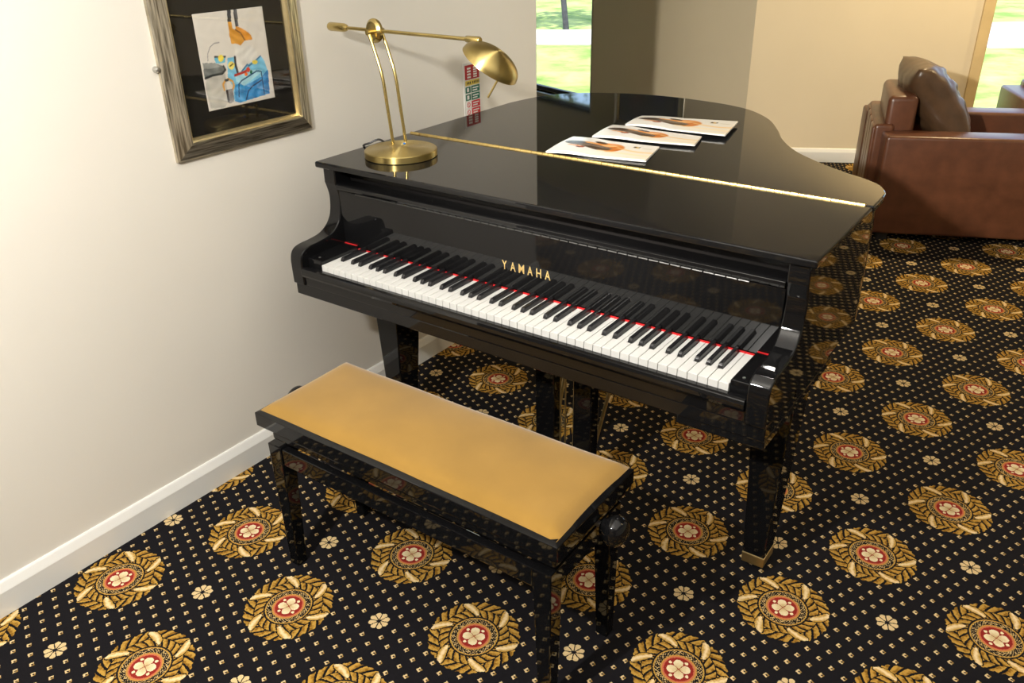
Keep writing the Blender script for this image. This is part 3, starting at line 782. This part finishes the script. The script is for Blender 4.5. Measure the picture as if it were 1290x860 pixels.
# watercolour, laid out on the sheet it is painted on (sheet coordinates from the corners of the sheet)
Hc = homography([(87, 103), (595, 48), (693, 708), (217, 805)], [(0, 1), (1, 1), (1, 0), (0, 0)])
def sheet(pts):
    out = []
    for x, y in pts:
        q = Hc @ np.array([x, y, 1]); out.append((q[0] / q[2], q[1] / q[2]))
    return out
def watercolour(U, V):
    rng = np.random.RandomState(3)
    C = np.ones((len(U), 3)) * np.array([.86, .84, .80])
    n1 = np.sin(U * 23 + 3 * np.sin(V * 17)) * np.sin(V * 29 + 2 * np.sin(U * 13)); n2 = rng.rand(len(U)) - .5
    C += (n1 * .012)[:, None]
    def fill(pts, col, k=1.0, var=.05):
        m = inpoly(U, V, sheet(pts)).astype(float)[:, None] * k
        C[:] = C * (1 - m) + (np.array(col) + (n1 * var + n2 * var * .5)[:, None]) * m
    def stroke(pts, col, w=.006, k=1.0):
        s = np.array(sheet(pts)); d = np.ones(len(U)) * 9
        for a, b in zip(s, s[1:]):
            ab = b - a; t = np.clip(((U - a[0]) * ab[0] + (V - a[1]) * ab[1]) / (ab @ ab), 0, 1)
            d = np.minimum(d, np.hypot(U - a[0] - t * ab[0], V - a[1] - t * ab[1]))
        m = np.clip((w * 1.5 - d) / (w * .6), 0, 1)[:, None] * k; C[:] = C * (1 - m) + np.array(col) * m
    def disc(cx, cy, rx, ry, col, k=1.0):
        fill([(cx + rx * math.cos(a * PI / 8), cy + ry * math.sin(a * PI / 8)) for a in range(16)], col, k)
    fill([(195, 560), (330, 520), (345, 640), (350, 740), (330, 775), (230, 785), (190, 640)], (.72, .71, .67), .8)   # grey wash
    fill([(165, 455), (250, 455), (310, 475), (335, 505), (310, 530), (240, 545), (185, 568)], (.47, .49, .48), 1, .08)
    fill([(170, 458), (250, 458), (300, 480), (250, 490), (175, 500)], (.62, .63, .61), .8)
    stroke([(188, 566), (240, 545), (310, 532), (332, 505), (318, 480)], (.18, .2, .2), .010)
    fill([(340, 72), (368, 70), (372, 158), (346, 160)], (.24, .25, .27)); fill([(385, 70), (412, 68), (425, 192), (402, 192)], (.24, .25, .27))
    stroke([(402, 75), (420, 190)], (.45, .46, .48), .004)
    fill([(348, 160), (372, 160), (380, 205), (420, 230), (455, 262), (470, 295), (440, 332), (415, 318), (375, 318), (360, 260)], (.86, .62, .24), 1, .07)
    fill([(402, 194), (428, 196), (480, 225), (515, 255), (528, 290), (470, 296), (440, 240), (405, 216)], (.85, .57, .20), 1, .07)
    stroke([(402, 216), (440, 240), (470, 290)], (.45, .27, .08), .006)
    stroke([(205, 440), (203, 390), (220, 340), (250, 313), (285, 308)], (.5, .5, .5), .004, .8)
    fill([(250, 420), (330, 415), (330, 455), (262, 460)], (.42, .72, .82)); stroke([(255, 412), (330, 410)], (.2, .2, .2), .008)
    disc(298, 422, 20, 26, (.93, .84, .30))
    fill([(345, 420), (395, 412), (420, 520), (450, 520), (490, 470), (590, 410), (612, 440), (640, 520), (655, 680), (440, 745), (400, 730), (385, 620), (350, 570)], (.46, .74, .86), 1, .08)
    fill([(400, 545), (480, 505), (600, 510), (590, 530), (470, 620), (410, 590)], (.66, .84, .88), .9)
    fill([(470, 625), (590, 560), (640, 505), (655, 680), (480, 730)], (.16, .50, .74), 1, .10)
    fill([(400, 620), (440, 600), (470, 630), (480, 730), (440, 742), (405, 735)], (.20, .55, .78), .9, .1)
    fill([(400, 335), (445, 335), (520, 330), (560, 380), (560, 425), (500, 465), (440, 520), (415, 500), (400, 430)], (.87, .86, .83))
    stroke([(400, 415), (405, 470), (420, 522)], (.14, .15, .17), .012); stroke([(450, 518), (490, 468), (500, 480), (540, 450), (585, 408)], (.25, .45, .6), .007)
    disc(374, 474, 24, 30, (.93, .85, .42)); stroke([(365, 480), (385, 464)], (.35, .3, .1), .006); disc(545, 452, 20, 16, (.90, .82, .35))
    stroke([(402, 546), (470, 522), (500, 505)], (.72, .20, .14), .011); fill([(482, 495), (500, 484), (512, 505), (505, 525), (490, 525)], (.86, .28, .16)); disc(482, 538, 12, 13, (.92, .42, .12)); disc(518, 522, 9, 14, (.12, .42, .25))
    stroke([(432, 700), (430, 610), (450, 585), (560, 515), (590, 520), (600, 570), (615, 680)], (.12, .28, .42), .006)
    stroke([(485, 720), (500, 660), (530, 625), (595, 582)], (.1, .22, .36), .006)
    stroke([(325, 650), (316, 610), (330, 585), (355, 572), (385, 590), (395, 620), (385, 650)], (.85, .62, .28), .010)
    fill([(325, 572), (355, 570), (357, 588), (328, 590)], (.3, .3, .3))
    fill([(335, 650), (385, 642), (398, 735), (365, 750)], (.55, .55, .55), 1, .1); fill([(333, 650), (350, 648), (368, 745), (352, 740)], (.18, .18, .2))
    return C
def watercolour_sheet(t, on, org):
    y0, y1, z0, z1 = -.051, .1830, 1.1440, 1.3975
    o = inkgrid('watercolour', 130, 140, lambda u, v: tuple(on(y0 + (y1 - y0) * u, .0068, z0 + (z1 - z0) * v) - org), watercolour, 'print_matte', t, .0006)
    tag(o, 'watercolour sketch with orange feet and a blue draped form on white paper')
def onL(k, out, z): return Vector((WX + out, k, z))
pic = picture('tall silver-wood framed watercolour with black mount on the left wall', onL, -.1790, .3090, 1.0280, 1.5140, .0565, watercolour_sheet)
# little wall fixing beside the frame
Mf = Matrix.Translation((WX, -.1855, 1.2755)) @ Matrix.Rotation(PI / 2, 4, 'Y')
MB(tuple(pic.location)).lathe([(.0085, 0), (.0085, .006), (.0075, .012), (.0045, .016), (0, .017)], 20, Mf).build('security_fixing', 'steel', pic, smooth=True)
def dark_art(t, on, org):
    k0, k1, z0, z1 = .70, 1.27, 1.19, 1.88
    def colf(U, V):
        C = np.ones((len(U), 3)) * np.array([.05, .045, .05])
        for cx, cy, rx, ry, col in ((.75, .55, .18, .4, (.35, .07, .05)), (.55, .5, .12, .35, (.35, .2, .06)), (.3, .6, .25, .3, (.06, .12, .28)), (.25, .25, .2, .2, (.12, .16, .25)), (.85, .2, .1, .15, (.1, .2, .3))):
            d = np.sqrt(((U - cx) / rx) ** 2 + ((V - cy) / ry) ** 2); m = np.clip(1.3 - d, 0, 1)[:, None]; C = C * (1 - m) + np.array(col) * m
        return C
    inkgrid('canvas_print', 40, 48, lambda u, v: tuple(on(k0 + (k1 - k0) * u, .0068, z0 + (z1 - z0) * v) - org), colf, 'print_matte', t, .0006)
picture('dark framed picture on the alcove wall, mirrored in the piano lid', onA, .585, 1.385, 1.08, 1.975, .060, dark_art)

# ---------------------------------------------------------------- fire notice on the left wall
SG = thing('fire_notice', 'narrow wall notice with red, yellow and green panels behind the desk lamp', 'sign', (WX, 1.142, .74))
def sg(y0, y1, z0, z1, o0, o1): return MB((WX, 1.142, .74)).box(WX + o0, WX + o1, y0, y1, z0, z1)
sy0, sy1, st = 1.092, 1.190, 1.1105
sg(sy0 - .003, sy1 + .003, .742, st + .004, .0003, .0025).build('backing', 'white_gloss', SG)
principled('sign_red', (.42, .016, .022), .45, noise=(20, .06, 2)); principled('sign_green', (.01, .14, .09), .45, noise=(20, .06, 2)); principled('sign_yellow', (.72, .56, .10), .45, noise=(20, .06, 2)); principled('sign_brightred', (.60, .03, .04), .45, noise=(20, .06, 2))
principled('sign_white', (.8, .8, .78), .5, noise=(20, .03, 2)); principled('sign_ink', (.05, .045, .02), .5, noise=(20, .1, 2))
zt = st; Hs = (st - .742)
panels = [('sign_red', .142), ('sign_yellow', .050), ('sign_green', .066), ('sign_green', .066), ('sign_brightred', .066), ('sign_brightred', .066), ('sign_brightred', .066), ('sign_green', .066), ('sign_green', .066)]
z = st - .004
for k, (mt, hgt) in enumerate(panels):
    h = hgt * .375; z1_, z0_ = z, z - h; z = z0_ - .0035
    full = mt in ('sign_red', 'sign_yellow'); ys = sy0 + .006 if full else sy0 + .042
    pn = sg(ys, sy1 - .004, z0_, z1_, .0025, .0031).build('panel', mt, SG)
    if mt == 'sign_red':
        for q, yy in enumerate((sy0 + .030, sy0 + .068)):      # two columns of upright white strokes
            for r_ in range(4 + q):
                hh = (z1_ - z0_ - .010) / (4 + q); a = z0_ + .005 + r_ * hh
                sg(yy - .011, yy + .011, a, a + hh * .62, .0031, .0034).build('stroke', 'sign_white', pn)
    elif mt == 'sign_yellow':
        for r_ in range(8):
            a = ys + .010 + r_ * .0092 + (.006 if r_ > 2 else 0); sg(a, a + .0055, z0_ + .005, z1_ - .005, .0031, .0034).build('stroke', 'sign_ink', pn)
    else:
        ic = sg(sy0 + .006, sy0 + .037, z0_ + .001, z1_ - .001, .0025, .0031).build('pictogram', mt if mt == 'sign_green' else 'sign_white', SG)
        if mt == 'sign_green':
            sg(sy0 + .014, sy0 + .027, z0_ + .005, z1_ - .005, .0031, .0034).build('figure', 'sign_white', ic)
        else:
            Mr = Matrix.Translation((WX + .0031, sy0 + .0215, (z0_ + z1_) / 2)) @ Matrix.Rotation(PI / 2, 4, 'Y')
            MB((WX, 1.142, .74)).lathe([(.0068, 0), (.0068, .0004), (.0098, .0004), (.0098, 0), (.0068, 0)], 20, Mr).build('ring', 'sign_brightred', ic)
            MB((WX, 1.142, .74)).prism([(-.006, .005), (-.005, .006), (.006, -.005), (.005, -.006)], .0031, .0035, lambda p, t: (WX + t, sy0 + .0215 + p[0], (z0_ + z1_) / 2 + p[1])).build('bar', 'sign_brightred', ic)
        for r_ in range(2):
            sg(ys + .007, sy1 - .012 - .008 * r_, z1_ - .0105 - r_ * .009, z1_ - .006 - r_ * .009, .0031, .0034).build('stroke', 'sign_white', pn)

# ---------------------------------------------------------------- leather armchairs
def rbox(mb_bounds, name, mat, parent, rad=.03, sub=0, seg=4):
    o = MB().box(*mb_bounds).build(name, mat, parent, bevel=rad, seg=seg); o.data.shade_smooth(); return o
def pillow(name, mat, parent, w, h, d, M, seed=1, puff=1.0):
    """leather cushion w x h, thickness d, with a seam and soft creases"""
    rng = random.Random(seed); N = 26; vs = []; fs = []
    cr = [(rng.uniform(-.5, .5), rng.uniform(-.5, .5), rng.uniform(0, PI), rng.uniform(16, 42), rng.uniform(.003, .008)) for _ in range(14)]
    def surf(u, v, s):
        eu = 1 - abs(2 * u - 1) ** 2.6; ev = 1 - abs(2 * v - 1) ** 2.6
        t = max(0., eu * ev) ** .42 * d / 2 * puff
        x = (u - .5) * w * (1 - .05 * (1 - abs(2 * v - 1)) * 0) ; z = (v - .5) * h
        k = 1 - .055 * (1 - (2 * v - 1) ** 2); k2 = 1 - .055 * (1 - (2 * u - 1) ** 2)
        x *= k; z *= k2
        wr = sum(a * math.sin(f * ((u - .5 - cx) * math.cos(an) + (v - .5 - cy) * math.sin(an))) * math.exp(-((u - .5 - cx) ** 2 + (v - .5 - cy) ** 2) * 14) for cx, cy, an, f, a in cr)
        return Vector((x, s * (t + wr * eu * ev), z))
    for s in (-1, 1):
        base_i = len(vs)
        for j in range(N + 1):
            for i in range(N + 1): vs.append(M @ surf(i / N, j / N, s))
        w_ = N + 1
        for j in range(N):
            for i in range(N):
                f = (base_i + j * w_ + i, base_i + j * w_ + i + 1, base_i + (j + 1) * w_ + i + 1, base_i + (j + 1) * w_ + i)
                fs.append(f if s < 0 else f[::-1])
    o = MB().add(vs, fs); me = o.mesh(name)
    bm = bmesh.new(); bm.from_mesh(me); bmesh.ops.remove_doubles(bm, verts=bm.verts, dist=.0008); bmesh.ops.recalc_face_normals(bm, faces=bm.faces); bm.to_mesh(me); bm.free()
    return link(name, me, mat, parent, smooth=True, angle=70)
def armchair(label, loc, rz, cushion=True):
    """local x = seat front, y = away; near arm face at y=0"""
    t = thing('armchair', label, 'armchair', loc, rz)
    W = .81; D = .90; AW = .165
    rbox((.0, D, 0, AW, .045, .567), 'arm', 'leather', t, .018)
    rbox((.0, D, W - AW, W, .045, .567), 'arm', 'leather', t, .018)
    # back: outer frame with upright pleats, inner pad above the arms
    bk = rbox((-.045, .055, AW * .75, W - AW * .25, .05, .60), 'back_panel', 'leather', t, .02)
    for k in range(4):
        y0 = AW * .78 + k * (W - AW * 1.08) / 4
        rbox((-.054, -.030, y0 + .002, y0 + (W - AW * 1.08) / 4 - .002, .07, .585), 'back_pleat', 'leather', bk, .011, seg=3)
    rbox((.004, .152, AW - .02, W - AW + .02, .30, .742), 'backrest', 'leather', t, .030)
    rbox((.12, D - .02, AW - .002, W - AW + .002, .08, .30), 'seat_base', 'leather', t, .02)
    rbox((.16, D + .01, AW + .003, W - AW - .003, .30, .43), 'seat_cushion', 'leather', t, .04)
    for x0 in (.05, D - .10):
        for y0 in (.04, W - .09):
            MB().box(x0, x0 + .05, y0, y0 + .05, 0, .06).build('foot', 'black_plastic', t)
    for o in [bk] + [c for c in bk.children] + [c for c in t.children if c.name.startswith('backrest')]:
        for v in o.data.vertices: v.co.x += .11 * (v.co.y - .12)        # the back swings round a little
    if cushion:
        M = Matrix.Translation((.285, .405, .668)) @ Matrix.Rotation(math.radians(-37), 4, 'Y') @ Matrix.Rotation(PI / 2, 4, 'Z')
        c = pillow('back_cushion', 'leather_cushion', t, .46, .50, .24, M, 4)
        tag(c, 'puffy dark brown back cushion')
    return t
a1 = armchair('brown leather armchair beside the piano with a puffy back cushion', (.8016, 3.115, 0), math.radians(23))
armchair('brown leather armchair in front of the window at the right edge', (1.066, 4.927, 0), math.radians(-67))
